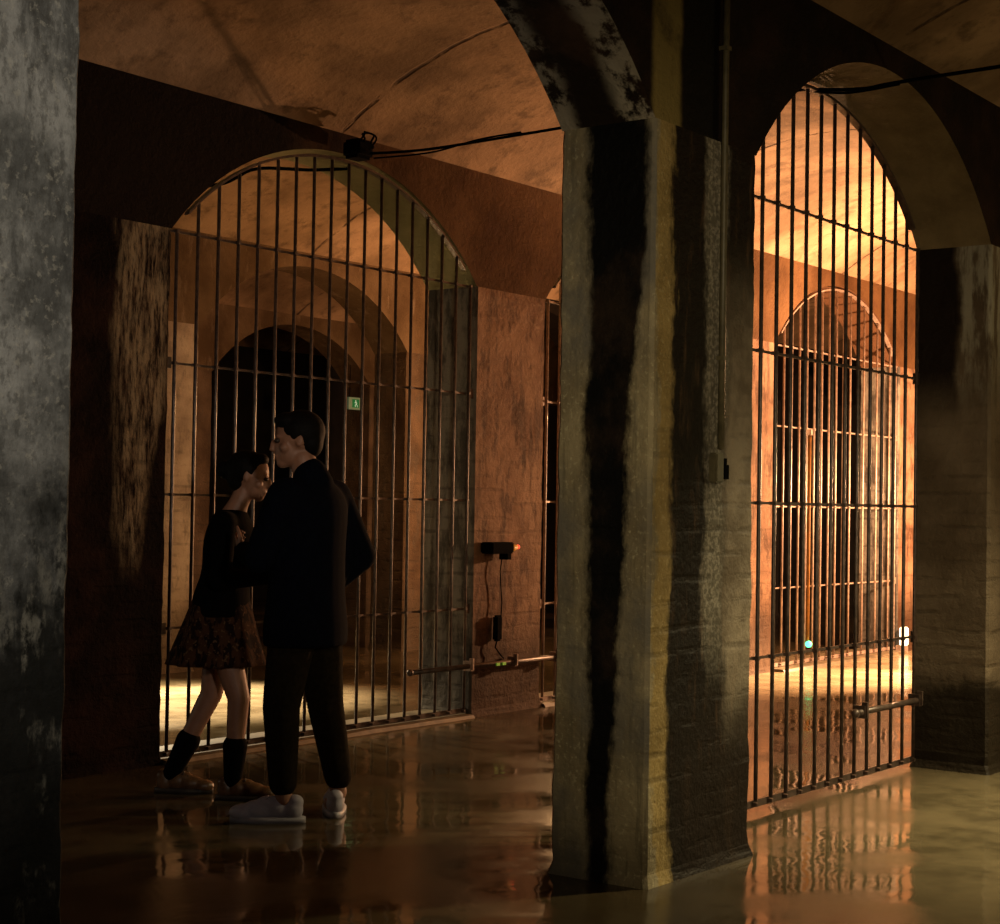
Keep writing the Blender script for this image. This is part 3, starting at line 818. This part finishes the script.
# -- woman left of him, facing right
wom = empty('person', (5.50, 5.66, 0), -2.55); tagp(wom, 'smaller person with tied hair, black top and patterned skirt, left of the taller one', 'person')
PAT = brown_pattern()
K = .93
hd = (0, .13*K, 1.60*K); hyaw = math.radians(4)
fL, fR = (-.07, -.22), (.08, .10)
bm = bmesh.new()
head(bm, hd, hyaw, .97, -.22)
chain(bm, kz([(0, .04, 1.39), (0, .07, 1.46), (0, .10, 1.53)]), [.062, .048, .045])
chain(bm, kz([(-.145, .03, 1.37), (.145, .03, 1.37)]), [.045, .045])
loft(bm, [(.84*K, 0, -.01, .12, .10), (.94*K, 0, -.01, .155, .11), (1.10*K, 0, .01, .115, .085), (1.28*K, 0, .03, .14, .10), (1.37*K, 0, .03, .13, .075), (1.42*K, 0, .035, .06, .055)])
for sx, f in ((-1, fL), (1, fR)):
    chain(bm, [(sx*.08, -.01, .90*K), ((sx*.08+f[0])/2, f[1]*.5+.05, .50*K), (f[0], f[1]-.02, .10)], [.085, .052, .034])
    ell(bm, (f[0], f[1]+.03, .05), (.032, .06, .032))
aR = kz([(.165, .03, 1.36), (.215, .03, 1.09), (.06, .24, 1.10)])
aL = kz([(-.165, .03, 1.36), (-.205, .06, 1.09), (-.04, .28, 1.16)])
chain(bm, aR, [.042, .036, .024]); chain(bm, aL, [.042, .036, .024])
hand(bm, aR[2], (-.75, .55, .1), (.3, .5, .8), (0, .2, 1), .6, .9)
hand(bm, aL[2], (.75, .55, .1), (-.3, .5, .8), (0, .2, 1), .6, .9)
bake(bm, 'body', SKIN, wom, .0065, 3)
eyes(wom, hd, hyaw, .97, -.22)
bm = bmesh.new(); c = Vector(hd); R = rotz(hyaw)
ell(bm, c+Vector((0, -.024, .036)), (.084, .096, .088)); ell(bm, c+Vector((0, -.062, -.012)), (.066, .050, .065)); ell(bm, c+Vector((0, .040, .076)), (.058, .045, .032))
ell(bm, c+Vector((0, -.125, .030)), (.042, .040, .045)); ell(bm, c+Vector((0, -.098, .028)), (.03, .03, .03))
bake(bm, 'hair', HAIR, wom, .009, 3)
bm = bmesh.new()
chain(bm, kz([(-.145, .03, 1.36), (.145, .03, 1.36)]), [.062, .062])
loft(bm, [(.90*K, 0, -.005, .185, .14), (1.0*K, 0, -.005, .17, .13), (1.12*K, 0, .01, .145, .11), (1.28*K, 0, .03, .165, .12), (1.38*K, 0, .03, .14, .09), (1.43*K, 0, .035, .07, .065)])
chain(bm, aR, [.060, .052, .036]); chain(bm, aL, [.060, .052, .036])
bake(bm, 'top', BLACKC, wom, .010, 4)
bm = bmesh.new(); rings = []                         # knee length skirt
for k in range(13):
    t = k/12; z = (1.0-.34*t)*K; ring = []
    for q in range(40):
        a = 2*math.pi*q/40; fl = 1+.06*t*math.sin(9*a)
        ring.append(bm.verts.new(((.165+.05*t)*math.cos(a)*fl, -.005+(.125+.10*t)*math.sin(a)*fl-.02*t, z)))
    rings.append(ring)
for a, b in zip(rings, rings[1:]):
    for q in range(40): bm.faces.new((a[q], b[q], b[(q+1) % 40], a[(q+1) % 40]))
bm.faces.new(rings[0])
sk = link('skirt', bm, PAT, wom, True); md = sk.modifiers.new('thick', 'SOLIDIFY'); md.thickness = .006
for f, sx in ((fL, -1), (fR, 1)):
    bm = bmesh.new(); kn = Vector(((sx*.08+f[0])/2, f[1]*.5+.05, .50*K)); an = Vector((f[0], f[1]-.02, .09))
    cap(bm, an+(kn-an)*.42, an, .058, .042); bake(bm, 'sock', BLACKC, wom, .009, 3)
    shoe(wom, (f[0], f[1]-.01, 0), 0.0, (TAN, TANS, TANS), .9)
